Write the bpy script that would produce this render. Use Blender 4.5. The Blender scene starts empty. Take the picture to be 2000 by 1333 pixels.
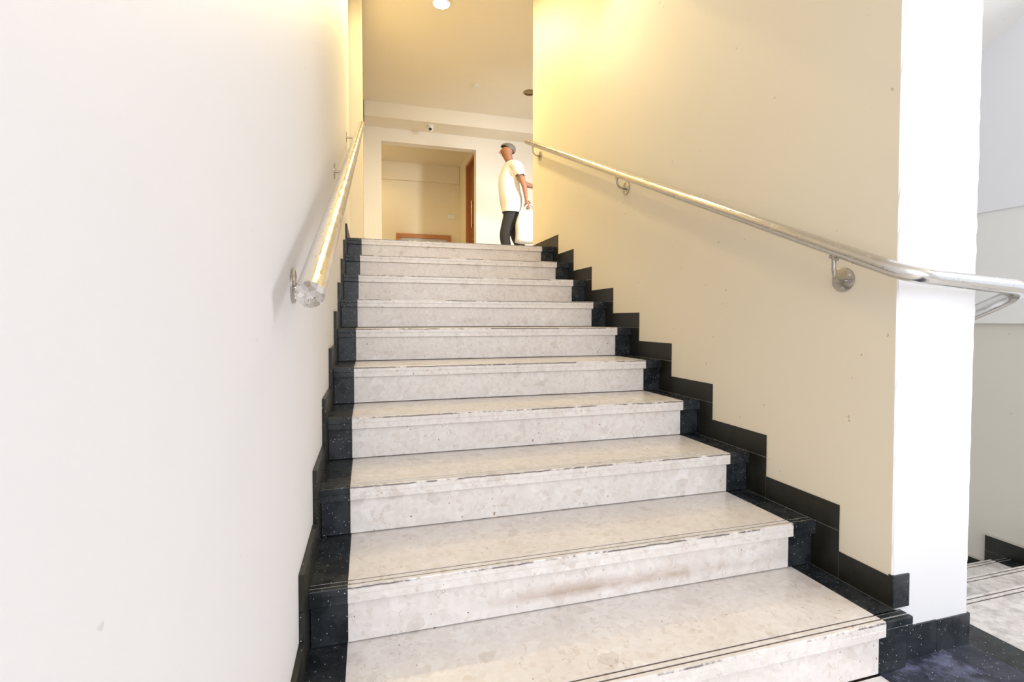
import bpy, bmesh, math, random
from mathutils import Vector, Matrix
random.seed(7)
S = bpy.context.scene
C = S.collection

# ------------------------------------------------------------------ camera
cam_d = bpy.data.cameras.new('camera'); cam = bpy.data.objects.new('camera', cam_d); C.objects.link(cam)
S.camera = cam
FPX, CX, CY = 975.73, 1002.1, 647.3
YAW, PITCH, ROLL = 0.2844, -0.0237, 0.0008
cam_d.sensor_fit = 'HORIZONTAL'; cam_d.sensor_width = 36.0
cam_d.lens = FPX/2000*36.0
cam_d.shift_x = (1000-CX)/2000; cam_d.shift_y = (CY-666.5)/2000
cam_d.clip_start = 0.02
fwd = Vector((math.sin(YAW)*math.cos(PITCH), math.cos(YAW)*math.cos(PITCH), math.sin(PITCH)))
rt0 = Vector((math.cos(YAW), -math.sin(YAW), 0)); up0 = rt0.cross(fwd)
rt = rt0*math.cos(ROLL)+up0*math.sin(ROLL); up = -rt0*math.sin(ROLL)+up0*math.cos(ROLL)
M = Matrix((rt, up, -fwd)).transposed().to_4x4(); M.translation = Vector((0.0517, -0.6806, 0.9645))
cam.matrix_world = M

# ------------------------------------------------------------------ light and exposure
S.view_settings.view_transform = 'Standard'; S.view_settings.look = 'None'
S.view_settings.gamma = 1.0; S.view_settings.use_curve_mapping = False
S.view_settings.exposure = 0.62
w = bpy.data.worlds.new('world'); S.world = w; w.use_nodes = True
w.node_tree.nodes['Background'].inputs[0].default_value = (0.86, 0.91, 1.0, 1)
w.node_tree.nodes['Background'].inputs[1].default_value = 0.9
def area(name, loc, target, sx, sy, power, col, spread=180, shape='RECTANGLE'):
    d = bpy.data.lights.new(name, 'AREA'); d.shape = shape; d.size = sx; d.size_y = sy
    d.energy = power; d.color = col; d.spread = math.radians(spread)
    o = bpy.data.objects.new(name, d); C.objects.link(o); o.location = loc
    o.rotation_euler = (Vector(target)-Vector(loc)).to_track_quat('-Z', 'Y').to_euler()
    return o
# daylight through the tall window of the hall on the right, and a cool front fill added behind the camera
area('daylight_hall_window', (4.22, -1.0, 2.45), (1.0, 0.0, 0.4), 1.3, 1.1, 27, (0.90, 0.93, 1.0))
area('open_side_fill', (0.85, -3.9, 1.9), (1.0, 2.0, 1.4), 2.8, 2.2, 66, (0.91, 0.94, 1.0))
# cool area light added for the alcove's bright patch, with no window built
area('landing_cool_fill', (2.95, 3.62, 2.9), (1.65, 7.0, 2.3), 0.22, 0.9, 12, (0.84, 0.91, 1.0), 80)
def spot(name, loc, power, col, radius=0.06, angle=160):
    d = bpy.data.lights.new(name, 'SPOT'); d.energy = power; d.color = col
    d.shadow_soft_size = radius; d.spot_size = math.radians(angle); d.spot_blend = 0.5
    o = bpy.data.objects.new(name, d); C.objects.link(o); o.location = loc
    return o
WARM = (1.0, 0.77, 0.36)

# ------------------------------------------------------------------ materials
def newmat(name):
    m = bpy.data.materials.new(name); m.use_nodes = True
    nt = m.node_tree; b = nt.nodes['Principled BSDF']
    return m, nt, b
def N(nt, t, **k):
    n = nt.nodes.new(t)
    for a, v in k.items(): setattr(n, a, v)
    return n
def ramp(nt, src, stops, interp='LINEAR'):
    r = N(nt, 'ShaderNodeValToRGB'); cr = r.color_ramp; cr.interpolation = interp
    while len(cr.elements) < len(stops): cr.elements.new(0.5)
    for e, (p, c) in zip(cr.elements, stops):
        e.position = p; e.color = c if len(c) == 4 else (*c, 1)
    nt.links.new(src, r.inputs[0]); return r
def mixc(nt, fac, a, b, blend='MIX'):
    m = N(nt, 'ShaderNodeMix', data_type='RGBA', blend_type=blend)
    for sock, v in ((m.inputs[0], fac), (m.inputs[6], a), (m.inputs[7], b)):
        if isinstance(v, (int, float)): sock.default_value = v
        elif isinstance(v, tuple): sock.default_value = (*v, 1)
        else: nt.links.new(v, sock)
    return m.outputs[2]
def wcoord(nt):
    return N(nt, 'ShaderNodeNewGeometry').outputs['Position']
def noise(nt, vec, scale, detail=3, rough=0.55):
    n = N(nt, 'ShaderNodeTexNoise'); n.inputs['Scale'].default_value = scale
    n.inputs['Detail'].default_value = detail; n.inputs['Roughness'].default_value = rough
    nt.links.new(vec, n.inputs['Vector']); return n.outputs['Fac']
def bump(nt, b, h, strength, dist=0.002):
    bp = N(nt, 'ShaderNodeBump'); bp.inputs['Strength'].default_value = strength
    bp.inputs['Distance'].default_value = dist
    nt.links.new(h, bp.inputs['Height']); nt.links.new(bp.outputs[0], b.inputs['Normal'])

def plaster(name, col, rough=0.55, marks=0.0, var=0.03):
    m, nt, b = newmat(name); p = wcoord(nt)
    n1 = noise(nt, p, 1.3, 4)
    dark = tuple(c*(1-var) for c in col)
    r1 = ramp(nt, n1, [(0.3, dark), (0.7, col)]).outputs[0]
    if marks:
        n2 = noise(nt, p, 38, 2, 0.4)
        r2 = ramp(nt, n2, [(0.0, (0,0,0)), (0.765, (0,0,0)), (0.79, (1,1,1))])
        r1 = mixc(nt, r2.outputs[0], r1, mixc(nt, marks, r1, (0.30, 0.22, 0.14)))
    nt.links.new(r1, b.inputs['Base Color'])
    b.inputs['Roughness'].default_value = rough
    bump(nt, b, noise(nt, p, 60, 5, 0.6), 0.12, 0.0015)
    return m
M_WHITE = plaster('white_wall_paint', (0.80, 0.79, 0.805), marks=0.22, var=0.02)
M_CREAM = plaster('cream_wall_tone', (0.86, 0.785, 0.63), marks=0.5)  # even cream base colour of the dividing wall's side and the pilaster
M_COL = plaster('pier_white_paint', (0.84, 0.84, 0.85))
M_BACK = plaster('landing_wall_paint', (0.84, 0.78, 0.68))
M_CEIL = plaster('ceiling_paint', (0.85, 0.79, 0.68))
M_ALC = plaster('alcove_wall_paint', (0.80, 0.70, 0.50))
M_TAN = plaster('lower_wall_paint', (0.74, 0.70, 0.60), marks=0.4)
M_GREYW = plaster('band_wall_paint', (0.84, 0.83, 0.79), marks=0.5)
M_GROUT = plaster('pale_grout', (0.62, 0.58, 0.50))

def marble(name):
    m, nt, b = newmat(name); p = wcoord(nt)
    # warp
    wn = N(nt, 'ShaderNodeTexNoise'); wn.inputs['Scale'].default_value = 14; wn.inputs['Detail'].default_value = 3
    nt.links.new(p, wn.inputs['Vector'])
    ad = N(nt, 'ShaderNodeVectorMath', operation='MULTIPLY_ADD')
    nt.links.new(wn.outputs['Color'], ad.inputs[0]); ad.inputs[1].default_value = (0.035, 0.035, 0.035)
    nt.links.new(p, ad.inputs[2]); pw = ad.outputs[0]
    v = N(nt, 'ShaderNodeTexVoronoi'); v.inputs['Scale'].default_value = 26
    v.inputs['Randomness'].default_value = 1
    nt.links.new(pw, v.inputs['Vector'])
    sx = N(nt, 'ShaderNodeSeparateColor'); nt.links.new(v.outputs['Color'], sx.inputs[0])
    base = ramp(nt, sx.outputs[0], [(0.0, (0.785, 0.748, 0.725)), (0.45, (0.80, 0.765, 0.742)), (0.82, (0.805, 0.775, 0.752)),
                                    (0.9, (0.85, 0.825, 0.81)), (0.98, (0.72, 0.675, 0.645))]).outputs[0]
    v3 = N(nt, 'ShaderNodeTexVoronoi'); v3.inputs['Scale'].default_value = 70
    nt.links.new(pw, v3.inputs['Vector'])
    s3 = N(nt, 'ShaderNodeSeparateColor'); nt.links.new(v3.outputs['Color'], s3.inputs[0])
    small = ramp(nt, s3.outputs[1], [(0.0, (0.95, 0.93, 0.91)), (0.5, (1, 1, 1)), (0.9, (1.03, 1.03, 1.03)), (0.97, (0.91, 0.87, 0.84))]).outputs[0]
    base = mixc(nt, 1.0, base, small, 'MULTIPLY')
    big = ramp(nt, noise(nt, p, 3.0, 4), [(0.3, (0.93, 0.91, 0.90)), (0.7, (1.0, 1.0, 1.0))]).outputs[0]
    base = mixc(nt, 1.0, base, big, 'MULTIPLY')
    # thin hair veins
    n = noise(nt, pw, 23, 2, 0.5)
    ab = N(nt, 'ShaderNodeMath', operation='SUBTRACT'); nt.links.new(n, ab.inputs[0]); ab.inputs[1].default_value = 0.5
    ab2 = N(nt, 'ShaderNodeMath', operation='ABSOLUTE'); nt.links.new(ab.outputs[0], ab2.inputs[0])
    vein = ramp(nt, ab2.outputs[0], [(0.0, (1,1,1)), (0.011, (0,0,0))]).outputs[0]
    msk = ramp(nt, noise(nt, p, 17, 1), [(0.52, (0,0,0)), (0.60, (1,1,1))]).outputs[0]
    vm = mixc(nt, 1.0, vein, msk, 'MULTIPLY')
    base = mixc(nt, vm, base, mixc(nt, 0.5, base, (0.42, 0.30, 0.24)))
    # sparse brown pits
    pit = ramp(nt, noise(nt, p, 85, 1, 0.3), [(0.775, (0,0,0)), (0.80, (1,1,1))]).outputs[0]
    base = mixc(nt, pit, base, (0.30, 0.20, 0.15))
    return m, nt, b, p, base
m, nt, b, p, base = marble('cream_terrazzo_marble')
nt.links.new(base, b.inputs['Base Color']); b.inputs['Roughness'].default_value = 0.34
b.inputs['Specular IOR Level'].default_value = 0.4
M_MARB = m
# riser: the same stone with a brown scuff band from shoes (own shape, object coordinates)
def riser_mat(nm, lo, amt):
    m, nt, b, p, base = marble(nm)
    tc = N(nt, 'ShaderNodeTexCoord'); sp = N(nt, 'ShaderNodeSeparateXYZ'); nt.links.new(tc.outputs['Object'], sp.inputs[0])
    mr = N(nt, 'ShaderNodeMapRange'); mr.inputs['From Min'].default_value = 0.02; mr.inputs['From Max'].default_value = 0.075
    nt.links.new(sp.outputs['Z'], mr.inputs['Value'])
    bandr = ramp(nt, mr.outputs[0], [(0.0, (0,0,0)), (0.35, (1,1,1)), (0.8, (0.3,0.3,0.3)), (1.0, (0,0,0))]).outputs[0]
    scr = N(nt, 'ShaderNodeMapping'); scr.inputs['Scale'].default_value = (1.0, 1, 4); nt.links.new(p, scr.inputs[0])
    sm = ramp(nt, noise(nt, scr.outputs[0], 3.2, 6, 0.7), [(lo, (0,0,0)), (lo+0.2, (1,1,1))]).outputs[0]
    f = mixc(nt, 1.0, bandr, sm, 'MULTIPLY')
    if lo < 0.4:
        xg = ramp(nt, sp.outputs['X'], [(0.30, (0,0,0)), (0.62, (1,1,1)), (0.98, (0.7,0.7,0.7)), (1.0, (0.3,0.3,0.3))]).outputs[0]
        f = mixc(nt, 1.0, f, xg, 'MULTIPLY')
    base = mixc(nt, f, base, mixc(nt, amt, base, (0.42, 0.30, 0.22)))
    nt.links.new(base, b.inputs['Base Color']); b.inputs['Roughness'].default_value = 0.3
    b.inputs['Specular IOR Level'].default_value = 0.4
    return m
M_RISER = riser_mat('riser_marble', 0.58, 0.5)
M_RISER2 = riser_mat('scuffed_riser_marble', 0.30, 0.85)
# tread: the same stone with a broken dark dirt line worn along the nosing arris
m, nt, b, p, base = marble('worn_tread_marble')
tc = N(nt, 'ShaderNodeTexCoord'); sp = N(nt, 'ShaderNodeSeparateXYZ'); nt.links.new(tc.outputs['Object'], sp.inputs[0])
wob = noise(nt, p, 22, 4, 0.6)
a1 = N(nt, 'ShaderNodeMath', operation='MULTIPLY_ADD'); nt.links.new(wob, a1.inputs[0]); a1.inputs[1].default_value = 0.006; nt.links.new(sp.outputs['Z'], a1.inputs[2])
# a1 = z + 0..0.006 ; arris dirt where z is about -0.0035 +- 0.001 on the front face
m1 = N(nt, 'ShaderNodeMath', operation='ADD'); nt.links.new(a1.outputs[0], m1.inputs[0]); m1.inputs[1].default_value = 0.0005
m2 = N(nt, 'ShaderNodeMath', operation='ABSOLUTE'); nt.links.new(m1.outputs[0], m2.inputs[0])
line = ramp(nt, m2.outputs[0], [(0.0014, (1,1,1)), (0.0021, (0,0,0))]).outputs[0]
yf = N(nt, 'ShaderNodeMath', operation='LESS_THAN'); nt.links.new(sp.outputs['Y'], yf.inputs[0]); yf.inputs[1].default_value = 0.0035
brk = ramp(nt, noise(nt, p, 4.5, 5, 0.75), [(0.43, (0,0,0)), (0.49, (1,1,1))]).outputs[0]
f = mixc(nt, 1.0, line, brk, 'MULTIPLY'); f = mixc(nt, 1.0, f, yf.outputs[0], 'MULTIPLY')
base = mixc(nt, f, base, (0.06, 0.035, 0.025))
nt.links.new(base, b.inputs['Base Color']); b.inputs['Roughness'].default_value = 0.26
b.inputs['Specular IOR Level'].default_value = 0.5
M_TREAD = m

def granite(name, base_c, dust=0.25, rough=0.16, dusty=False):
    m, nt, b = newmat(name); p = wcoord(nt)
    v = N(nt, 'ShaderNodeTexVoronoi'); v.inputs['Scale'].default_value = 210; nt.links.new(p, v.inputs['Vector'])
    s = N(nt, 'ShaderNodeSeparateColor'); nt.links.new(v.outputs['Color'], s.inputs[0])
    pick = ramp(nt, s.outputs[0], [(0.935, (0,0,0)), (0.95, (1,1,1))]).outputs[0]
    core = ramp(nt, v.outputs['Distance'], [(0.22, (1,1,1)), (0.34, (0,0,0))]).outputs[0]
    fl = mixc(nt, 1.0, pick, core, 'MULTIPLY')
    cl = ramp(nt, noise(nt, p, 11, 6, 0.65), [(0.38, (0,0,0)), (0.8, (1,1,1))]).outputs[0]
    cl2 = mixc(nt, 1.0, cl, (dust, dust, dust), 'MULTIPLY')
    col = mixc(nt, cl2, base_c, (0.26, 0.28, 0.31))
    col = mixc(nt, fl, col, (0.55, 0.60, 0.60))
    b.inputs['Specular IOR Level'].default_value = 0.33
    if dusty:
        sp = N(nt, 'ShaderNodeSeparateXYZ'); nt.links.new(p, sp.inputs[0])
        near = ramp(nt, sp.outputs['Y'], [(0.15, (0,0,0)), (0.34, (1,1,1))]).outputs[0]
        spots_ = ramp(nt, noise(nt, p, 9, 5, 0.7), [(0.50, (0,0,0)), (0.72, (1,1,1))]).outputs[0]
        pd = mixc(nt, 1.0, near, spots_, 'MULTIPLY')
        col = mixc(nt, pd, col, (0.26, 0.28, 0.44))
    nt.links.new(col, b.inputs['Base Color'])
    rr_ = ramp(nt, cl, [(0.0, (rough,)*3), (1.0, (rough+0.25,)*3)]).outputs[0]
    nt.links.new(rr_, b.inputs['Roughness'])
    return m
M_GRAN = granite('black_speckled_granite', (0.012, 0.015, 0.018), 0.16, 0.2)
M_GRANF = granite('dusty_floor_granite', (0.016, 0.018, 0.036), 0.25, 0.28, True)
M_GRANR = granite('black_skirting_granite', (0.012, 0.0115, 0.006), 0.07, 0.3)

def plain(name, col, rough=0.5, metal=0.0, emis=None, es=1.0, grain=0.0):
    m, nt, b = newmat(name)
    b.inputs['Roughness'].default_value = rough; b.inputs['Metallic'].default_value = metal
    p = wcoord(nt)
    r = ramp(nt, noise(nt, p, 12 if not grain else 30, 4), [(0.3, tuple(c*(0.94-grain) for c in col)), (0.7, col)]).outputs[0]
    nt.links.new(r, b.inputs['Base Color'])
    if emis:
        b.inputs['Emission Color'].default_value = (*emis, 1); b.inputs['Emission Strength'].default_value = es
    return m
def steel(name, rough=0.22, col=(0.66, 0.65, 0.63)):
    m, nt, b = newmat(name); b.inputs['Metallic'].default_value = 1.0
    p = wcoord(nt)
    r = ramp(nt, noise(nt, p, 25, 5, 0.7), [(0.35, (rough*0.7,)*3), (0.7, (rough*1.5,)*3)]).outputs[0]
    nt.links.new(r, b.inputs['Roughness'])
    c = ramp(nt, noise(nt, p, 90, 3, 0.7), [(0.28, tuple(x*0.6 for x in col)), (0.36, col)]).outputs[0]
    nt.links.new(c, b.inputs['Base Color']); bump(nt, b, noise(nt, p, 30, 3), 0.05, 0.002)
    return m
M_STEEL = steel('brushed_stainless_steel')
M_STEELD = steel('bracket_steel', 0.2, (0.50, 0.48, 0.45))
M_CAP = steel('scratched_cap_steel', 0.42, (0.62, 0.60, 0.58))
nt = M_CAP.node_tree; b = nt.nodes['Principled BSDF']; p = wcoord(nt); v = N(nt, 'ShaderNodeTexVoronoi'); v.inputs['Scale'].default_value = 95; nt.links.new(p, v.inputs['Vector'])
s3 = N(nt, 'ShaderNodeSeparateColor'); nt.links.new(v.outputs['Color'], s3.inputs[0])
c_ = ramp(nt, s3.outputs[0], [(0.0, (0.42, 0.38, 0.33)), (0.5, (0.60, 0.58, 0.55)), (1.0, (0.80, 0.79, 0.77))]).outputs[0]
c_ = mixc(nt, ramp(nt, noise(nt, p, 110, 4, 0.7), [(0.60, (0,0,0)), (0.66, (1,1,1))]).outputs[0], c_, (0.16, 0.11, 0.08))
nt.links.new(c_, b.inputs['Base Color'])
M_DIRT = plain('groove_dirt', (0.12, 0.085, 0.07), 0.9)
M_CORE = plain('stair_core_dirt', (0.07, 0.045, 0.03), 0.9)
M_GRGR = plain('granite_groove_fill', (0.36, 0.37, 0.36), 0.8)
M_WOOD = plain('brown_door_wood', (0.30, 0.085, 0.02), 0.4, grain=0.25)
M_WOODL = plain('light_brown_wood', (0.50, 0.19, 0.05), 0.4, grain=0.2)
M_BLACK = plain('black_plastic', (0.015, 0.015, 0.015), 0.4)
M_WPL = plain('white_plastic', (0.82, 0.80, 0.74), 0.35)
M_BRASS = plain('downlight_dark_metal', (0.30, 0.22, 0.10), 0.35, 0.8)
M_GLOW = plain('lamp_glow', (1, 0.95, 0.85), 0.5, 0, (1.0, 0.90, 0.66), 16)
M_PANEL = plain('pale_grey_panel', (0.55, 0.56, 0.52), 0.2)
M_SHIRT = plain('white_cotton', (0.80, 0.80, 0.80), 0.85)
M_TROUS = plain('dark_grey_trousers', (0.03, 0.03, 0.032), 0.85)
M_SKIN = plain('brown_skin', (0.36, 0.17, 0.09), 0.55)
M_HAIR = plain('grey_hair', (0.20, 0.19, 0.18), 0.8, grain=0.3)
M_BAG = plain('white_bag_fabric', (0.80, 0.82, 0.88), 0.8)
M_SHOE = plain('black_shoe', (0.02, 0.02, 0.02), 0.5)

# ------------------------------------------------------------------ helpers
def link(name, me, mat, parent=None):
    o = bpy.data.objects.new(name, me); C.objects.link(o)
    if mat is not None: me.materials.append(mat)
    if parent is not None: o.parent = parent
    return o
def box_bm(bm, x0, x1, y0, y1, z0, z1):
    vs = [bm.verts.new(v) for v in ((x0,y0,z0),(x1,y0,z0),(x1,y1,z0),(x0,y1,z0),(x0,y0,z1),(x1,y0,z1),(x1,y1,z1),(x0,y1,z1))]
    for f in ((0,3,2,1),(4,5,6,7),(0,1,5,4),(1,2,6,5),(2,3,7,6),(3,0,4,7)): bm.faces.new([vs[i] for i in f])
def finish(bm, name, mat, parent=None, smooth=False, bevel=0.0, loc=None):
    if bevel: bmesh.ops.bevel(bm, geom=bm.edges[:], offset=bevel, segments=2, affect='EDGES', profile=0.5)
    bmesh.ops.recalc_face_normals(bm, faces=bm.faces[:])
    if loc is not None: bmesh.ops.translate(bm, verts=bm.verts[:], vec=-Vector(loc))
    me = bpy.data.meshes.new(name); bm.to_mesh(me); bm.free()
    if smooth:
        for pl in me.polygons: pl.use_smooth = True
    o = link(name, me, mat, parent)
    if loc is not None:
        o.location = loc
    return o
def box(name, x0, x1, y0, y1, z0, z1, mat, parent=None, bevel=0.0, loc=None):
    bm = bmesh.new(); box_bm(bm, x0, x1, y0, y1, z0, z1)
    return finish(bm, name, mat, parent, bevel=bevel, loc=loc)
def prism_bm(bm, pts, axis, a, b_):
    """pts: polygon in the two remaining axes, extruded along axis from a to b_"""
    def mk(u, v, t):
        return {'x': (t, u, v), 'y': (u, t, v), 'z': (u, v, t)}[axis]
    A = [bm.verts.new(mk(u, v, a)) for u, v in pts]; B = [bm.verts.new(mk(u, v, b_)) for u, v in pts]
    n = len(pts); bm.faces.new(A); bm.faces.new(B[::-1])
    for i in range(n): bm.faces.new((A[i], B[i], B[(i+1) % n], A[(i+1) % n]))
def prism(name, pts, axis, a, b_, mat, parent=None, bevel=0.0):
    bm = bmesh.new(); prism_bm(bm, pts, axis, a, b_)
    return finish(bm, name, mat, parent, bevel=bevel)
def tube_bm(bm, path, radii, seg=20, cap=True):
    path = [Vector(q) for q in path]
    if isinstance(radii, (int, float)): radii = [radii]*len(path)
    rings = []; ref = None
    for i, q in enumerate(path):
        t = (path[min(i+1, len(path)-1)]-path[max(i-1, 0)]).normalized()
        if ref is None:
            ref = Vector((0,0,1)) if abs(t.z) < 0.9 else Vector((1,0,0))
        u = (ref - t*ref.dot(t)).normalized(); ref = u; v = t.cross(u)
        rings.append([bm.verts.new(q + (u*math.cos(a)+v*math.sin(a))*radii[i]) for a in [2*math.pi*k/seg for k in range(seg)]])
    for r0, r1 in zip(rings, rings[1:]):
        for k in range(seg): bm.faces.new((r0[k], r0[(k+1) % seg], r1[(k+1) % seg], r1[k]))
    if cap:
        bm.faces.new(rings[0][::-1]); bm.faces.new(rings[-1])
def tube(name, path, r, mat, parent=None, seg=20, cap=True):
    bm = bmesh.new(); tube_bm(bm, path, r, seg, cap); o = finish(bm, name, mat, parent, smooth=True)
    o.data.set_sharp_from_angle(angle=math.radians(40)); return o
def round_path(pts, rad, n=10):
    pts = [Vector(q) for q in pts]; out = [pts[0]]
    for i in range(1, len(pts)-1):
        a = (pts[i-1]-pts[i]).normalized(); c = (pts[i+1]-pts[i]).normalized()
        p0 = pts[i]+a*rad; p1 = pts[i]+c*rad
        for k in range(n+1):
            t = k/n; out.append(p0*(1-t)**2 + pts[i]*2*t*(1-t) + p1*t*t)
    out.append(pts[-1]); return out
def empty(name, loc=(0,0,0)):
    o = bpy.data.objects.new(name, None); C.objects.link(o); o.location = loc; o.empty_display_size = 0.1
    return o
def tag(o, label=None, cat=None, group=None, kind=None):
    if label: o['label'] = label
    if cat: o['category'] = cat
    if group: o['group'] = group
    if kind: o['kind'] = kind
    return o
def adopt(parent, o):
    """parent a part whose mesh is in world coordinates to a thing standing at its base"""
    o.parent = parent; o.matrix_parent_inverse = Matrix.Translation(-parent.location); return o

# ------------------------------------------------------------------ dimensions
T, R = 0.30, 0.153
DY = [0, .0041, -.0021, -.0032, -.0017, -.0004, .0002, -.0001, -.0011, -.0015, -.0022]
DZ = [0, .0012, -.001, -.0025, -.0022, -.0011, .0023, .0008, .0032, .0031, .0036]
XL = [0, 0, .0016, -.0010, -.003, -.0024, .0005, .0031, .0045, .0103, .0178]
XR = [0, 1.382, 1.3697, 1.3734, 1.3768, 1.3736, 1.376, 1.3728, 1.369, 1.369, 1.3617]
YN = [n*T+DY[n] for n in range(11)]; ZN = [n*R+DZ[n] for n in range(11)]
ZL = ZN[10]                          # upper landing level
def wl(y): return -0.102+0.005*y     # face of the left wall
XW = 1.463                           # face of the dividing wall
XP = 1.765                           # far side of the dividing wall / pier
YP = 0.35                            # front face of the pier
XF = 3.30                            # face of the wall beyond the descending flight

# ------------------------------------------------------------------ room shell
ZC = 3.92
prism('wall_left', [(wl(-4.2), -4.2), (wl(5.07), 5.07), (-0.4, 5.07), (-0.4, -4.2)], 'z', -0.3, ZC+0.1, M_WHITE)['kind'] = 'structure'
bpy.data.objects['wall_left'].name = 'wall_left'
# pilaster at the end of the left wall, seen as a bright narrow strip
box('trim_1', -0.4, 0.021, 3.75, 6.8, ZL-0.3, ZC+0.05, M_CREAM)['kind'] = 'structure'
# dividing wall between the flights; its front end is the white pier
bm = bmesh.new()
ys0, ys1 = YP, 3.53
zz = [-0.2+0.035*i for i in range(int((ZC+0.3)/0.035)+1)]
fr = []
for i, z in enumerate(zz):
    j1 = random.gauss(0, 0.0022) if z > 0.25 else 0; j2 = random.gauss(0, 0.0025)
    xr = XP if z < 0 else XP+0.0075*min(z, 3)
    row = [bm.verts.new(v) for v in ((XW, ys1, z), (XW, ys0+0.004, z), (XW+0.006+j1, ys0, z), (xr-0.006+j2, ys0, z), (xr, ys0+0.004, z), (xr, ys1, z))]
    fr.append(row)
for a, b2 in zip(fr, fr[1:]):
    for k in range(6):
        f = bm.faces.new((a[k], a[(k+1) % 6], b2[(k+1) % 6], b2[k]))
        f.material_index = 1 if k in (1, 2, 3, 4) else 0
bm.faces.new(fr[0]); bm.faces.new(fr[-1][::-1])
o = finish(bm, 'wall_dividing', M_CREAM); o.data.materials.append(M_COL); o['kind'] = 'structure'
dividing_wall = o
# right hall wall beyond the descending flight, in three bands
o = empty('wall_right'); o['kind'] = 'structure'
for nm, x0, z0, z1, mt in (('lower_band', XF+0.03, -2.2, 0.945, M_TAN), ('middle_band', XF, 0.945, 1.552, M_GREYW), ('upper_band', XF-0.012, 1.552, ZC, M_COL)):
    adopt(o, box(nm, x0, XF+0.2, 0.75, 4.0, z0, z1, mt))
# rest of the hall (round the camera)
def st(o): o['kind'] = 'structure'; return o
st(box('wall_hall', XF+0.2, 4.45, 0.75, 0.95, -0.3, 3.2, M_COL))
o = empty('wall_east'); st(o)
adopt(o, box('wall_panel', 4.3, 4.45, -4.2, -2.2, -0.2, 3.2, M_COL)); adopt(o, box('wall_panel', 4.3, 4.45, 0.3, 0.75, -0.2, 3.2, M_COL))
adopt(o, box('wall_panel', 4.3, 4.45, -2.2, 0.3, -0.2, 0.6, M_COL)); adopt(o, box('wall_panel', 4.3, 4.45, -2.2, 0.3, 2.9, 3.2, M_COL))
o = empty('wall_south'); st(o)
adopt(o, box('wall_panel', -0.4, 4.45, -4.35, -4.2, -0.2, 0.5, M_COL)); adopt(o, box('wall_panel', -0.4, 4.45, -4.35, -4.2, 2.95, 3.2, M_COL))
adopt(o, box('wall_panel', -0.4, 0.3, -4.35, -4.2, 0.5, 2.95, M_COL)); adopt(o, box('wall_panel', 3.6, 4.45, -4.35, -4.2, 0.5, 2.95, M_COL))
# ceilings
LOWC = 3.08
st(box('ceiling', -0.4, 4.45, -4.35, 1.95, LOWC, LOWC+0.12, M_CEIL))
st(box('ceiling_step', -0.4, XW, 1.95, 2.05, LOWC, ZC+0.1, M_CEIL))
st(box('ceiling_upper', -0.4, 4.3, 2.05, 6.8, ZC, ZC+0.12, M_CEIL))
st(box('ceiling_beam', 0.03, 4.3, 6.41, 6.8, 3.72, ZC, M_CEIL))
# underside of the flight that climbs above the descending one
st(prism('stair_soffit', [(-0.02, 3.07), (3.4, 1.36), (3.4, 1.50), (0.02, 3.19)], 'x', XP+0.02, XF-0.012, M_GREYW))
# upper landing
st(box('landing_floor', -0.4, 4.2, YN[10]+0.28, 8.7, ZL-0.12, ZL, M_MARB))
# back wall with the opening
o = empty('wall_back', (0, 6.8, ZL)); st(o)
OX0, OX1, OZ = 0.265, 1.652, 3.532
adopt(o, box('wall_panel', -0.4, OX0, 6.8, 6.95, ZL, ZC, M_BACK)); adopt(o, box('wall_panel', OX1, 4.3, 6.8, 6.95, ZL, ZC, M_BACK))
adopt(o, box('lintel', OX0, OX1, 6.8, 6.95, OZ, ZC, M_BACK))
st(box('wall_landing_right', 4.2, 4.35, 3.5, 6.8, ZL-0.2, ZC, M_BACK))
# alcove
st(box('ceiling_alcove', -0.9, 1.9, 6.95, 8.7, 3.74, 3.84, M_ALC))
st(box('wall_alcove_back', -0.9, 1.9, 8.45, 8.6, ZL, 3.74, M_ALC))
st(box('trim_2', -0.9, 1.685, 8.40, 8.45, 3.43, 3.74, M_ALC))
st(box('wall_alcove_left', -1.0, -0.9, 6.95, 8.6, ZL, 3.74, M_ALC))
o = empty('wall_alcove_right', (1.69, 7, ZL)); st(o)
DY0, DY1, DZT = 7.03, 7.78, 3.575
adopt(o, box('wall_panel', 1.69, 1.83, 6.95, DY0, ZL, 3.74, M_ALC)); adopt(o, box('wall_panel', 1.69, 1.83, DY1, 8.45, ZL, 3.74, M_ALC))
adopt(o, box('lintel', 1.69, 1.83, DY0, DY1, DZT, 3.74, M_ALC))

# ------------------------------------------------------------------ door in the alcove
d = empty('door_1', (1.7, 7.4, ZL)); st(d)
bm = bmesh.new()
box_bm(bm, 1.68, 1.80, DY0, DY0+0.05, ZL, DZT); box_bm(bm, 1.68, 1.80, DY1-0.05, DY1, ZL, DZT); box_bm(bm, 1.68, 1.80, DY0, DY1, DZT-0.05, DZT)
adopt(d, finish(bm, 'door_frame', M_WOODL))
leaf = adopt(d, box('door_leaf', 1.735, 1.775, DY0+0.052, DY1-0.052, ZL+0.008, DZT-0.052, M_WOOD, bevel=0.002))
adopt(d, tube('pull_handle', [(1.665, 7.20, 2.43), (1.665, 7.20, 2.86)], 0.010, M_STEEL))
for z in (2.47, 2.82): adopt(d, tube('handle_stub', [(1.665, 7.20, z), (1.738, 7.20, z)], 0.007, M_STEELD, seg=12))
lk = adopt(d, box('lock_plate', 1.727, 1.736, 7.12, 7.17, 2.16, 2.36, M_STEELD, bevel=0.002))
adopt(d, tube('lock_lever', [(1.73, 7.145, 2.26), (1.69, 7.145, 2.26), (1.69, 7.22, 2.25)], 0.008, M_STEEL, seg=12))

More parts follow.
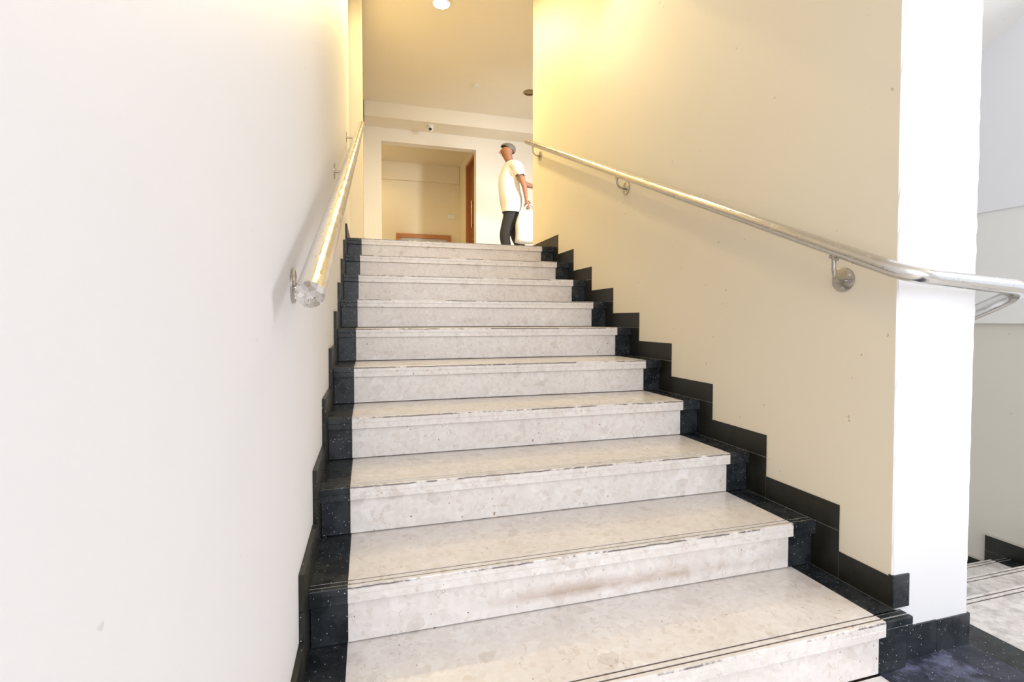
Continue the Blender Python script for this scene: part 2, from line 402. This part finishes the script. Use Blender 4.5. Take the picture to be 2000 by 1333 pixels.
# ------------------------------------------------------------------ lower floor
fl = st(box('floor', -0.3, 4.45, -4.35, 0.30, -0.20, -0.022, M_GROUT))
def slab(x0, x1, y0, y1, mat, nm='marble_slab'):
    g = 0.0008
    return adopt(fl, box(nm, x0+g, x1-g, y0+g, y1-g, -0.022, 0.0, mat))
GX0, GX1 = 1.383, 1.880
y = 0.318
slab(GX0, XP+0.004, -0.45, 0.3465, M_GRANF, 'granite_slab')
slab(XP+0.004, GX1, -0.45, 0.003, M_GRANF, 'granite_slab')
slab(GX0, GX1, -1.25, -0.45, M_GRANF, 'granite_slab')
slab(GX0, GX1, -2.05, -1.25, M_GRANF, 'granite_slab')
for yy0, yy1 in ((-0.40, 0.317), (-1.12, -0.40), (-1.84, -1.12), (-2.56, -1.84), (-3.28, -2.56), (-4.0, -3.28)):
    for k in range(2):
        slab(-0.088+k*0.735, -0.088+(k+1)*0.735, yy0, yy1, M_MARB)
for yy0, yy1 in ((-0.40, 0.52), (-1.12, -0.40), (-1.84, -1.12), (-2.56, -1.84)):
    for k in range(2):
        if yy1 > 0.5: continue
        slab(GX1+k*0.71, GX1+(k+1)*0.71, yy0, yy1, M_MARB)

# ------------------------------------------------------------------ stairs
GR = ((0.0115, 0.0062), (0.0295, 0.0062))       # grooves: distance from the edge, width
def tread_profile(back, thick=0.042):
    r = 0.003
    pts = [(back, 0.0)]
    for g, wd in sorted(GR, reverse=True):
        pts += [(g+wd, 0.0), (g+wd-0.0005, -0.003), (g+0.0005, -0.003), (g, 0.0)]
    pts += [(r, 0.0), (r*0.3, -r*0.3), (0.0, -r)]
    pts += [(0.0, -0.0195), (0.0014, -0.0205), (0.0, -0.0215), (0.0, -thick+0.0015), (0.0015, -thick), (back, -thick)]
    return pts
def make_tread(name, x0, x1, ynose, z, back, mat, gmat, parent, flip=False):
    s = -1 if flip else 1
    bm = bmesh.new()
    prism_bm(bm, tread_profile(back), 'x', x0, x1)
    if flip:
        for v in bm.verts: v.co.y *= -1
    # small chips knocked out of the front arris
    o = finish(bm, name, mat)
    o.location = (0, ynose, z)
    parent_part(parent, o)
    bm = bmesh.new()
    for g, wd in GR:
        ya, yb = sorted((s*(g+0.0003), s*(g+wd-0.0003)))
        box_bm(bm, x0, x1, ya, yb, -0.0035, -0.0016)
    gg = finish(bm, 'groove_inlay', gmat); gg.parent = o
    return o
def parent_part(root, o):
    o.parent = root
    o.location = Vector(o.location)-Vector(root.location)

stair = tag(empty('staircase', (0.69, 0.3, 0)), 'wide cream marble staircase with black granite borders climbing to the upper landing', 'staircase')
for n in range(1, 11):
    back = T+0.045 if n < 10 else 0.30
    xl, xr = XL[n], XR[n]; yn, zn = YN[n], ZN[n]; zp = ZN[n-1] if n > 1 else 0.0
    bl = wl(yn)+0.0125
    br = 1.4595 if n > 1 else 1.478
    if n == 1: xl, bl = 0.0, -0.088
    g = 0.0006
    make_tread('tread', xl+g, xr-g, yn, zn, back, M_TREAD, M_DIRT, stair)
    make_tread('granite_tread_border', bl, xl-g, yn, zn, back, M_GRAN, M_GRGR, stair)
    if n == 1:
        o = make_tread('granite_tread_border', xr+g, br, yn, zn, YP-0.013-yn, M_GRAN, M_GRGR, stair)
        o = box('granite_tread_border', xr+g, 1.4595, YP-0.013, YN[2]+0.04, zn-0.042, zn, M_GRAN); adopt(stair, o)
    else:
        make_tread('granite_tread_border', xr+g, br, yn, zn, back, M_GRAN, M_GRGR, stair)
    yr = yn+0.0165
    for nm, x0, x1, mt in (('riser', xl+g, xr-g-0.004, M_RISER2 if n == 2 else M_RISER), ('granite_riser_border', bl+0.002, xl-g, M_GRAN), ('granite_riser_border', xr+g-0.004, (1.4592 if n > 1 else 1.477), M_GRAN)):
        o = box(nm, x0, x1, yr, yr+0.02, zp+0.0034, zn-0.0425, mt, loc=(x0, yr, zp)); o.location = Vector(o.location)-Vector(stair.location); o.parent = stair
# dark bedding behind the slabs
pts = [(YN[1]+0.024, -0.1)]
for n in range(1, 11):
    pts += [(YN[n]+0.030, (ZN[n-1] if n > 1 else 0)-0.0425 if n > 1 else -0.1), (YN[n]+0.030, ZN[n]-0.043)]
pts += [(3.2, ZN[10]-0.043), (3.2, -0.1)]
adopt(stair, prism('stair_core', pts, 'x', -0.085, 1.457, M_CORE))

# descending flight on the right
down = tag(empty('staircase', (2.55, 0.5, 0)), 'marble staircase going down behind the white pier at the right edge', 'staircase')
WX0, WX1 = GX1, 3.215
for k in range(0, 7):
    z = -k*R; yn = 0.525+k*T; back = T+0.03 if k else 0.92
    make_tread('tread', WX0+.0006, WX1-.0006, yn, z, back, M_TREAD, M_DIRT, down, True)
    make_tread('granite_tread_border', WX1+.0006, XF-0.012+0.03, yn, z, back, M_GRAN, M_GRGR, down, True)
    make_tread('granite_tread_border', XP+0.004, WX0-.0006, yn, z, back if k else 0.522, M_GRAN, M_GRGR, down, True)
    adopt(down, box('riser', WX0, WX1, yn-0.0365, yn-0.0165, z-R+0.003, z-0.0425, M_RISER))
st(box('floor_lower', XP, XF+0.2, 2.2, 4.0, -7*R-0.1, -7*R, M_MARB))
st(box('wall_stairwell_end', XP, XF+0.2, 3.9, 4.0, -1.2, ZL-0.12, M_TAN))

# ------------------------------------------------------------------ skirtings (baseboards) of granite tiles
SK = 0.083; OV = 0.083; g = 0.0009
bl_ = st(empty('baseboard_left', (-0.09, 1.5, 0)))
br_ = st(empty('baseboard_dividing', (1.46, 1.5, 0)))
def skirt_tile(root, face, y0, y1, z0, z1, mat=M_GRANR):
    bm = bmesh.new()
    if root is bl_:
        pts = [(wl(y0)+0.012, y0+g), (wl(y1)+0.012, y1-g), (wl(y1)-0.01, y1-g), (wl(y0)-0.01, y0+g)]
    else:
        pts = [(1.4598, y0+g), (1.4598, y1-g), (1.475, y1-g), (1.475, y0+g)]
    prism_bm(bm, pts, 'z', z0+g, z1-g)
    adopt(root, finish(bm, 'skirting_tile', mat))
def skirt_grout(root, y0, y1, z0, z1):
    if root is bl_:
        pts = [(wl(y0)+0.0112, y0), (wl(y1)+0.0112, y1), (wl(y1)-0.01, y1), (wl(y0)-0.01, y0)]
    else:
        pts = [(1.4604, y0), (1.4604, y1), (1.475, y1), (1.475, y0)]
    bm = bmesh.new(); prism_bm(bm, pts, 'z', z0, z1)
    adopt(root, finish(bm, 'grout', M_GROUT))
for root in (bl_, br_):
    for n in range(1, 11):
        yv = YN[n]-OV; zp = ZN[n-1] if n > 1 else 0.0
        if root is br_ and n == 1:
            skirt_tile(root, 0, YP, YN[2]-OV, ZN[1], ZN[1]+SK+0.004); skirt_grout(root, YP+.001, YN[2]-OV, ZN[1], ZN[1]+SK); continue
        ye = YN[n+1]-OV if n < 10 else (3.52 if root is br_ else 5.06)
        j = random.uniform(-0.003, 0.003)
        skirt_tile(root, 0, yv, YN[n]+0.02, zp, ZN[n])
        skirt_tile(root, 0, yv, ye, ZN[n], ZN[n]+SK+j)
        skirt_grout(root, yv+.005, ye, ZN[n]-0.03, ZN[n]+SK+j-0.002); skirt_grout(root, yv+.005, YN[n]+0.02, zp, ZN[n])
    if root is bl_:
        for a, b2 in ((-1.0, 0.217), (-2.2, -1.0), (-3.4, -2.2)): skirt_tile(root, 0, a, b2, 0, SK)
# pier skirting
pb = st(empty('baseboard_pier', (1.6, YP, 0)))
adopt(pb, box('skirting_tile', 1.4605, 1.521, YP-0.005, YP+0.01, R+0.001, 0.246, M_GRAN))
adopt(pb, box('skirting_tile', 1.480, 1.633, YP-0.005, YP+0.01, 0.0005, 0.093, M_GRAN))
adopt(pb, box('skirting_tile', 1.6345, 1.7655, YP-0.005, YP+0.01, 0.0005, 0.091, M_GRAN))
adopt(pb, box('skirting_tile', XP, XP+0.005, YP-0.004, 0.61, 0.0005, 0.091, M_GRAN))
# skirting of the far right wall, stepping down with the flight
rb = st(empty('baseboard_right', (XF, 1.2, 0)))
for k in range(-1, 7):
    z = -k*R; ya = 0.525+(k-1)*T+OV; yb = 0.525+k*T+OV
    if k < 1: continue
    adopt(rb, box('skirting_tile', XF+0.016, XF+0.032, ya+g, yb-g, z+g, z+SK, M_GRANR))
    adopt(rb, box('skirting_tile', XF+0.016, XF+0.032, yb-OV-0.02+g, yb-g, z-R+g, z-g, M_GRANR))
    adopt(rb, box('grout', XF+0.018, XF+0.033, ya, yb+0.006, z-R+0.01, z+SK+0.006, M_GROUT))
adopt(rb, box('skirting_tile', XF+0.016, XF+0.032, 0.75, 0.525+OV+.001, 0, SK, M_GRANR)) if 0.525+OV > 0.76 else None

# ------------------------------------------------------------------ handrails
RAD = 0.0212
def bracket(root, disc, rail_pt, nx):
    """round wall plate with screws, bent arm up to the rail; nx: direction out of the wall"""
    bm = bmesh.new()
    tube_bm(bm, [(disc[0], disc[1], disc[2]), (disc[0]+nx*0.004, disc[1], disc[2]), (disc[0]+nx*0.005, disc[1], disc[2])], [0.0375, 0.0375, 0.0355], 32)
    pl = adopt(root, finish(bm, 'wall_plate', M_STEELD)); pl.data.set_sharp_from_angle(angle=0.6)
    for a in (0.5, 2.6, 4.7):
        bm = bmesh.new(); c = Vector((disc[0]+nx*0.004, disc[1]+0.025*math.cos(a), disc[2]+0.025*math.sin(a)))
        tube_bm(bm, [c, c+Vector((nx*0.003, 0, 0))], [0.005, 0.004], 10)
        s = finish(bm, 'screw', M_STEEL); s.parent = pl
    x1 = rail_pt[0]
    pth = round_path([(disc[0], disc[1], disc[2]-0.004), (x1, rail_pt[1], disc[2]-0.006), (x1, rail_pt[1], rail_pt[2]-RAD+0.004)], 0.046, 10)
    adopt(root, tube('bracket_arm', pth, 0.0062, M_STEELD, seg=14))
    adopt(root, tube('saddle', [(x1, rail_pt[1]-0.012, rail_pt[2]-RAD-0.004-0.006), (x1, rail_pt[1]+0.012, rail_pt[2]-RAD-0.004+0.006)], 0.006, M_STEELD, seg=12))
# left
A = Vector((-0.041, 0.232, 1.007)); B = Vector((0.0195, 3.45, 2.496))
hl = tag(empty('handrail', (-0.04, 0.23, 1.0)), 'straight round steel handrail on the white wall left of the stairs', 'handrail')
dr = (B-A).normalized()
adopt(hl, tube('rail_tube', [A+dr*0.002, B], RAD*1.16, M_STEEL, seg=40))
adopt(hl, tube('end_cap', [A-dr*0.002, A+dr*0.003], RAD*1.14, M_CAP, seg=40))
def onl(y): return A+(B-A)*((y-A.y)/(B.y-A.y))
for yd in (0.47, 1.83, 3.20):
    q = onl(yd); bracket(hl, (wl(yd), yd, q.z-0.082), (q.x, yd, q.z-0.004), 1)
# right
A2 = Vector((1.383, 3.457, 2.497)); B2 = Vector((1.383, 0.290, 1.088))
hr = tag(empty('handrail', (1.38, 0.3, 1.0)), 'round steel handrail on the cream right wall bending round the white pier', 'handrail')
c1 = Vector((1.383, 0.262, 1.078)); c2 = Vector((1.842, 0.262, 1.052)); c3 = Vector((1.842, 2.2, 1.052-1.94*0.49))
pth = round_path([A2, c1, c2, c3], 0.085, 18)
adopt(hr, tube('rail_tube', pth, RAD, M_STEEL, seg=40))
adopt(hr, tube('end_cap', [A2+Vector((0, 0.004, 0.002)), A2-Vector((0, 0.002, 0.001))], RAD*0.99, M_CAP, seg=32))
dd = (A2-B2)
for yd, zd in ((0.515, 1.087), (1.865, 1.704), (3.328, 2.341)):
    yr = yd-0.035
    q = B2+dd*((yr-B2.y)/dd.y)
    bracket(hr, (XW, yd, zd), (1.383, yr, q.z), -1)
bracket(hr, (XP+0.012, 1.2, 1.052-0.94*0.49-0.09), (1.842, 1.2, 1.052-0.94*0.49), 1)

# ------------------------------------------------------------------ ceiling fittings
def disc(name, c, r, h, mat, root=None, seg=36, r2=None):
    bm = bmesh.new(); c = Vector(c)
    tube_bm(bm, [c, c-Vector((0, 0, h*0.7)), c-Vector((0, 0, h))], [r, r, (r2 if r2 else r*0.93)], seg)
    o = finish(bm, name, mat); o.data.set_sharp_from_angle(angle=0.6)
    return adopt(root, o) if root else o
def ring(name, c, r0, r1, h, mat, root, seg=36):
    bm = bmesh.new(); L = []
    for rr_, dz in ((r0, 0), (r0, -h), (r1, -h*0.6), (r1, 0)):
        L.append([bm.verts.new((c[0]+rr_*math.cos(2*math.pi*k/seg), c[1]+rr_*math.sin(2*math.pi*k/seg), c[2]+dz)) for k in range(seg)])
    for i in range(4):
        for k in range(seg): bm.faces.new((L[i][k], L[i][(k+1) % seg], L[(i+1) % 4][(k+1) % seg], L[(i+1) % 4][k]))
    return adopt(root, finish(bm, name, mat))
l1 = tag(empty('ceiling_light', (0.735, 4.05, ZC)), 'lit round ceiling lamp glowing above the upper landing at top edge', 'ceiling light')
ring('trim_ring', (0.735, 4.05, ZC), 0.075, 0.095, 0.014, M_WPL, l1)
disc('glowing_lens', (0.735, 4.05, ZC), 0.074, 0.012, M_GLOW, l1)
spot('ceiling_light_glow', (0.735, 4.05, ZC-0.03), 88, WARM, 0.05, 172)
l2 = tag(empty('ceiling_light', (2.10, 5.57, ZC)), 'unlit round recessed downlight half hidden by the cream wall edge', 'ceiling light')
ring('trim_ring', (2.10, 5.57, ZC), 0.062, 0.082, 0.016, M_BRASS, l2)
disc('lens', (2.10, 5.57, ZC), 0.062, 0.006, M_BRASS, l2)
sd = tag(empty('smoke_detector', (1.39, 5.55, ZC)), 'small white round smoke detector on the landing ceiling', 'smoke detector')
disc('base', (1.39, 5.55, ZC), 0.052, 0.010, M_WPL, sd); disc('sensor_cap', (1.39, 5.55, ZC-0.010), 0.043, 0.022, M_WPL, sd, r2=0.034)
# downlight in the lower ceiling above the flight
l3 = tag(empty('ceiling_light', (1.08, 1.82, LOWC)), 'lit downlight in the low ceiling above the flight', 'ceiling light')
ring('trim_ring', (1.08, 1.82, LOWC), 0.06, 0.08, 0.012, M_WPL, l3); disc('glowing_lens', (1.08, 1.82, LOWC), 0.059, 0.008, M_GLOW, l3)
spot('downlight_glow', (1.08, 1.82, LOWC-0.02), 6, (1.0, 0.86, 0.62), 0.04, 165)
# downlight in the upper ceiling above the top of the flight (above the frame)
l4 = tag(empty('ceiling_light', (0.35, 2.95, ZC)), 'lit downlight in the high ceiling above the top steps', 'ceiling light')
ring('trim_ring', (0.35, 2.95, ZC), 0.06, 0.08, 0.012, M_WPL, l4); disc('glowing_lens', (0.35, 2.95, ZC), 0.059, 0.008, M_GLOW, l4)
spot('high_downlight_glow', (0.35, 2.95, ZC-0.02), 24, WARM, 0.03, 150)
# unseen warm area light further along the upper landing, no fitting built
area('landing_warm_area', (2.4, 4.4, ZC-0.02), (2.4, 4.4, 0), 0.2, 0.2, 6, WARM)
spot('alcove_fill', (-0.3, 7.6, 3.70), 26, WARM, 0.08, 170)  # warm fill added to brighten the alcove, without a fitting

# security camera under the beam
cc = tag(empty('security_camera', (0.935, 6.53, 3.72)), 'small white dome security camera under the ceiling beam', 'security camera')
disc('mount_plate', (0.935, 6.53, 3.72), 0.050, 0.012, M_WPL, cc)
bm = bmesh.new(); tube_bm(bm, [(0.935, 6.53, 3.708), (0.935, 6.527, 3.685), (0.935, 6.52, 3.66)], [0.046, 0.042, 0.034], 24)
adopt(cc, finish(bm, 'housing', M_WPL, smooth=True))
bm = bmesh.new(); bmesh.ops.create_uvsphere(bm, u_segments=24, v_segments=16, radius=0.038); bmesh.ops.translate(bm, verts=bm.verts[:], vec=(0.933, 6.512, 3.655))
eye = adopt(cc, finish(bm, 'eyeball', M_WPL, smooth=True))
bm = bmesh.new(); c0 = Vector((0.925, 6.479, 3.650)); tube_bm(bm, [c0+Vector((0.002, 0.01, 0.003)), c0, c0-Vector((0.0008, 0.004, 0.001))], [0.020, 0.020, 0.017], 24)
adopt(cc, finish(bm, 'lens', M_BLACK))

# switch plate
sw = tag(empty('light_switch', (1.548, 8.45, 2.83)), 'white double switch plate on the alcove back wall', 'light switch')
adopt(sw, box('plate', 1.478, 1.618, 8.438, 8.45, 2.788, 2.876, M_WPL, bevel=0.002))
for k in range(3): adopt(sw, box('rocker', 1.497+k*0.036, 1.529+k*0.036, 8.433, 8.44, 2.806, 2.858, M_WPL, bevel=0.0015))
# wooden framed board standing low against the alcove wall
bd = tag(empty('framed_board', (1.035, 8.40, ZL)), 'brown wooden framed pale board low against the alcove back wall', 'framed board')
fx0, fx1, fz0, fz1, fw = 0.552, 1.525, ZL+0.02, 2.489, 0.075
for (x0, x1, z0, z1) in ((fx0, fx1, fz1-fw, fz1), (fx0, fx1, fz0, fz0+fw), (fx0, fx0+fw, fz0+fw, fz1-fw), (fx1-fw, fx1, fz0+fw, fz1-fw)):
    adopt(bd, box('frame_rail', x0, x1, 8.39, 8.44, z0, z1, M_WOODL, bevel=0.003))
adopt(bd, box('panel', fx0+fw, fx1-fw, 8.415, 8.43, fz0+fw, fz1-fw, M_PANEL))

# ------------------------------------------------------------------ person
def skin_obj(name, verts, edges, radii, mat, parent, sub=2, flat=None):
    me = bpy.data.meshes.new(name); me.from_pydata([Vector(v) for v in verts], edges, []); me.update()
    o = link(name, me, mat, parent)
    sm = o.modifiers.new('skin', 'SKIN'); sm.use_smooth_shade = True
    for i, r in enumerate(radii):
        sv = me.skin_vertices[0].data[i]; sv.radius = r if isinstance(r, tuple) else (r, r)
        sv.use_root = (i == 0)
    ss = o.modifiers.new('sub', 'SUBSURF'); ss.levels = sub; ss.render_levels = sub
    dg = bpy.context.evaluated_depsgraph_get(); ev = o.evaluated_get(dg)
    m2 = bpy.data.meshes.new_from_object(ev); o.modifiers.clear(); o.data = m2
    if not m2.materials: m2.materials.append(mat)
    for pl in m2.polygons: pl.use_smooth = True
    return o
px, py = 1.80, 5.60
per = tag(empty('person', (px, py, ZL)), 'person in white shirt and dark trousers walking left with a white bag', 'person')
# local coordinates: x to the right in the photo (person faces -x), y away, z up
body_v = [(0.06,0,0.93),(0.06,0,1.10),(0.055,0,1.26),(0.05,0,1.40),(0.045,0,1.47),(0.015,0,1.525),(0.0,0,1.60),(0.005,0,1.665)]
body_r = [(0.150,0.125),(0.145,0.115),(0.165,0.125),(0.140,0.09),(0.055,0.055),(0.062,0.055),(0.118,0.092),(0.080,0.072)]
body_e = [(i, i+1) for i in range(7)]
def add(vs, rs, frm):
    b0 = len(body_v); body_v.extend(vs); body_r.extend(rs); body_e.append((frm, b0))
    for i in range(len(vs)-1): body_e.append((b0+i, b0+i+1))
# legs: near leg (y<0) forward, far leg back
add([(0.05,-0.09,0.86),(-0.06,-0.10,0.50),(0.02,-0.10,0.10),(-0.01,-0.10,0.045),(-0.13,-0.10,0.03)], [0.085,0.058,0.040,0.040,0.030], 0)
add([(0.08,0.09,0.86),(0.16,0.10,0.50),(0.36,0.10,0.17),(0.37,0.10,0.10),(0.27,0.10,0.035)], [0.085,0.058,0.040,0.040,0.030], 0)
# near arm: upper arm down, forearm bent, hand on the bag
add([(0.085,-0.17,1.39),(0.14,-0.21,1.20),(0.165,-0.23,1.12),(0.185,-0.22,1.02),(0.192,-0.22,0.965)], [0.050,0.042,0.038,0.027,0.026], 3)
# far arm swung back
add([(0.09,0.17,1.39),(0.22,0.20,1.30),(0.34,0.20,1.25),(0.50,0.18,1.22),(0.56,0.18,1.21)], [0.050,0.040,0.037,0.027,0.026], 3)
bodyo = skin_obj('body', body_v, body_e, body_r, M_SKIN, per)
# face pieces
FX = min(v.co.x for v in bodyo.data.vertices if 1.55 < v.co.z < 1.65)+0.004
bm = bmesh.new()
tube_bm(bm, [(FX+.006,0,1.622),(FX-.010,0,1.600),(FX-.022,0,1.583),(FX+.004,0,1.574)], [0.008,0.012,0.016,0.012], 12)
finish(bm, 'nose', M_SKIN, per, smooth=True)
for s in (-1, 1):
    bm = bmesh.new(); bmesh.ops.create_uvsphere(bm, u_segments=12, v_segments=8, radius=0.012); bmesh.ops.translate(bm, verts=bm.verts[:], vec=(FX+.014, s*0.030, 1.615))
    finish(bm, 'eye', M_BLACK, per, smooth=True)
    bm = bmesh.new(); bmesh.ops.create_uvsphere(bm, u_segments=12, v_segments=10, radius=0.03)
    for v in bm.verts: v.co = Vector((v.co.x*0.6+0.012, v.co.y*0.35+s*0.078, v.co.z+1.598))
    finish(bm, 'ear', M_SKIN, per, smooth=True)
bm = bmesh.new(); tube_bm(bm, [(FX+.022,-0.020,1.552),(FX+.006,0,1.552),(FX+.022,0.020,1.552)], [0.004,0.007,0.004], 10); finish(bm, 'mouth', plain('lips', (0.30,0.12,0.09), 0.5), per, smooth=True)
bm = bmesh.new(); bmesh.ops.create_uvsphere(bm, u_segments=32, v_segments=20, radius=1.0)
for v in bm.verts:
    c = v.co.copy(); v.co = Vector((0.012+c.x*0.108, c.y*0.090, 1.632+c.z*0.078))
dl = [v for v in bm.verts if v.co.z < 1.625-0.55*(v.co.x-0.0) ]
bmesh.ops.delete(bm, geom=dl, context='VERTS')
hair = finish(bm, 'hair', M_HAIR, per, smooth=True)
so = hair.modifiers.new('s', 'SOLIDIFY'); so.thickness = 0.01
# clothes: shells grown from the body surface, cut cleanly at the hems
def garment(name, z0, z1, off, mat, drop, flare=0.0):
    bm = bmesh.new(); bm.from_mesh(bodyo.data)
    for z in (z0, z1):
        bmesh.ops.bisect_plane(bm, geom=bm.verts[:]+bm.edges[:]+bm.faces[:], plane_co=(0, 0, z), plane_no=(0, 0, 1))
    bm.normal_update()
    dead = []
    for f in bm.faces:
        c = f.calc_center_median()
        if c.z < z0 or c.z > z1 or drop(c): dead.append(f)
    nrm = {v: v.normal.copy() for v in bm.verts}
    bmesh.ops.delete(bm, geom=dead, context='FACES')
    left = set(bm.verts); parts = []
    while left:                                  # keep only the largest connected piece
        stack = [left.pop()]; comp = set(stack)
        while stack:
            for e in stack.pop().link_edges:
                for v in e.verts:
                    if v in left: left.remove(v); comp.add(v); stack.append(v)
        parts.append(comp)
    parts.sort(key=len)
    for comp in parts[:-1]: bmesh.ops.delete(bm, geom=list(comp), context='VERTS')
    for v in bm.verts:
        n = nrm.get(v, v.normal)
        k = off+flare*max(0.0, (z0+0.35-v.co.z))
        v.co += Vector((n.x, n.y, n.z*0.3))*k
    o = finish(bm, name, mat, per, smooth=True)
    m = o.modifiers.new('t', 'SOLIDIFY'); m.thickness = 0.004; m.offset = 1
    return o
garment('trousers', 0.115, 0.99, 0.010, M_TROUS, lambda c: c.y < -0.165 and c.x > 0.12)
garment('shirt', 0.80, 1.468, 0.024, M_SHIRT, lambda c: (c.y < -0.16 and c.z < 1.25 and c.x > 0.06) or (c.y > 0.10 and c.x > 0.22) or (c.y < -0.15 and c.x > 0.14 and c.z < 1.25), 0.03)
for (hx, hy, hz, a) in ((0.012,-0.10,0.0,0), (0.34,0.10,0.0,0)):
    bm = bmesh.new(); tube_bm(bm, [(hx+0.045,hy,0.045),(hx-0.02,hy,0.05),(hx-0.10,hy,0.04),(hx-0.19,hy,0.03)], [0.042,0.048,0.042,0.026], 16)
    for v in bm.verts: v.co.z = max(v.co.z, 0.0)
    finish(bm, 'shoe', M_SHOE, per, smooth=True)
# hands with five fingers
def hand(w, d, nrm, side):
    w, d, nrm = Vector(w), Vector(d).normalized(), Vector(nrm).normalized(); s_ = d.cross(nrm).normalized()*side
    vs = [w-d*0.035, w+d*0.045, w+d*0.085]; rs = [(0.026, 0.024), (0.034, 0.016), (0.036, 0.014)]; es = [(0,1),(1,2)]
    skin_obj('palm', vs, es, rs, M_SKIN, per, sub=1)
    for k, ln in enumerate((0.068, 0.078, 0.072, 0.056)):
        o_ = w+d*0.080+s_*(0.027-0.018*k)
        p1 = o_+d*ln*0.4; p2 = p1+(d*0.75+nrm*0.65).normalized()*ln*0.33; p3 = p2+(d*0.3+nrm*0.95).normalized()*ln*0.27
        skin_obj('finger', [o_-d*0.02, p1, p2, p3], [(0,1),(1,2),(2,3)], [0.0095,0.009,0.0085,0.007], M_SKIN, per, sub=1)
    t0 = w+d*0.03+s_*0.025
    skin_obj('thumb', [t0-s_*0.01, t0+s_*0.02+d*0.025, t0+s_*0.024+d*0.05+nrm*0.014], [(0,1),(1,2)], [0.012,0.010,0.008], M_SKIN, per, sub=1)
hand((0.192,-0.22,0.965), (0.1,0,-1), (0.6,0.8,0), 1)
hand((0.56,0.18,1.21), (1,0,-0.15), (0,0,-1), 1)
# bag hanging from the near hand
bag = tag(empty('bag', (px+0.22, py-0.22, ZL+0.40)), 'white soft bag hanging from the walking person\'s hand', 'bag')
bm = bmesh.new(); bmesh.ops.create_cube(bm, size=1.0); bmesh.ops.subdivide_edges(bm, edges=bm.edges[:], cuts=8, use_grid_fill=True)
for v in bm.verts:
    c = v.co.copy(); t = c.z+0.5
    bul = (1-(2*c.x)**4)*0.5+0.5
    v.co = Vector((c.x*(0.36-0.10*t**3)+0.02+0.006*math.sin(9*c.z+5*c.x), c.y*(0.17*bul*(1-0.55*t**2)), t*0.40+0.006*math.sin(8*c.x)))
bo = finish(bm, 'bag_body', M_BAG, bag, smooth=True)
for yy in (-0.03, 0.03):
    bm = bmesh.new(); tube_bm(bm, round_path([(-0.07, yy, 0.39), (-0.02, yy*0.3, 0.485), (0.05, yy*0.3, 0.485), (0.10, yy, 0.39)], 0.03, 6), 0.008, 10)
    finish(bm, 'handle', M_BAG, bag, smooth=True)
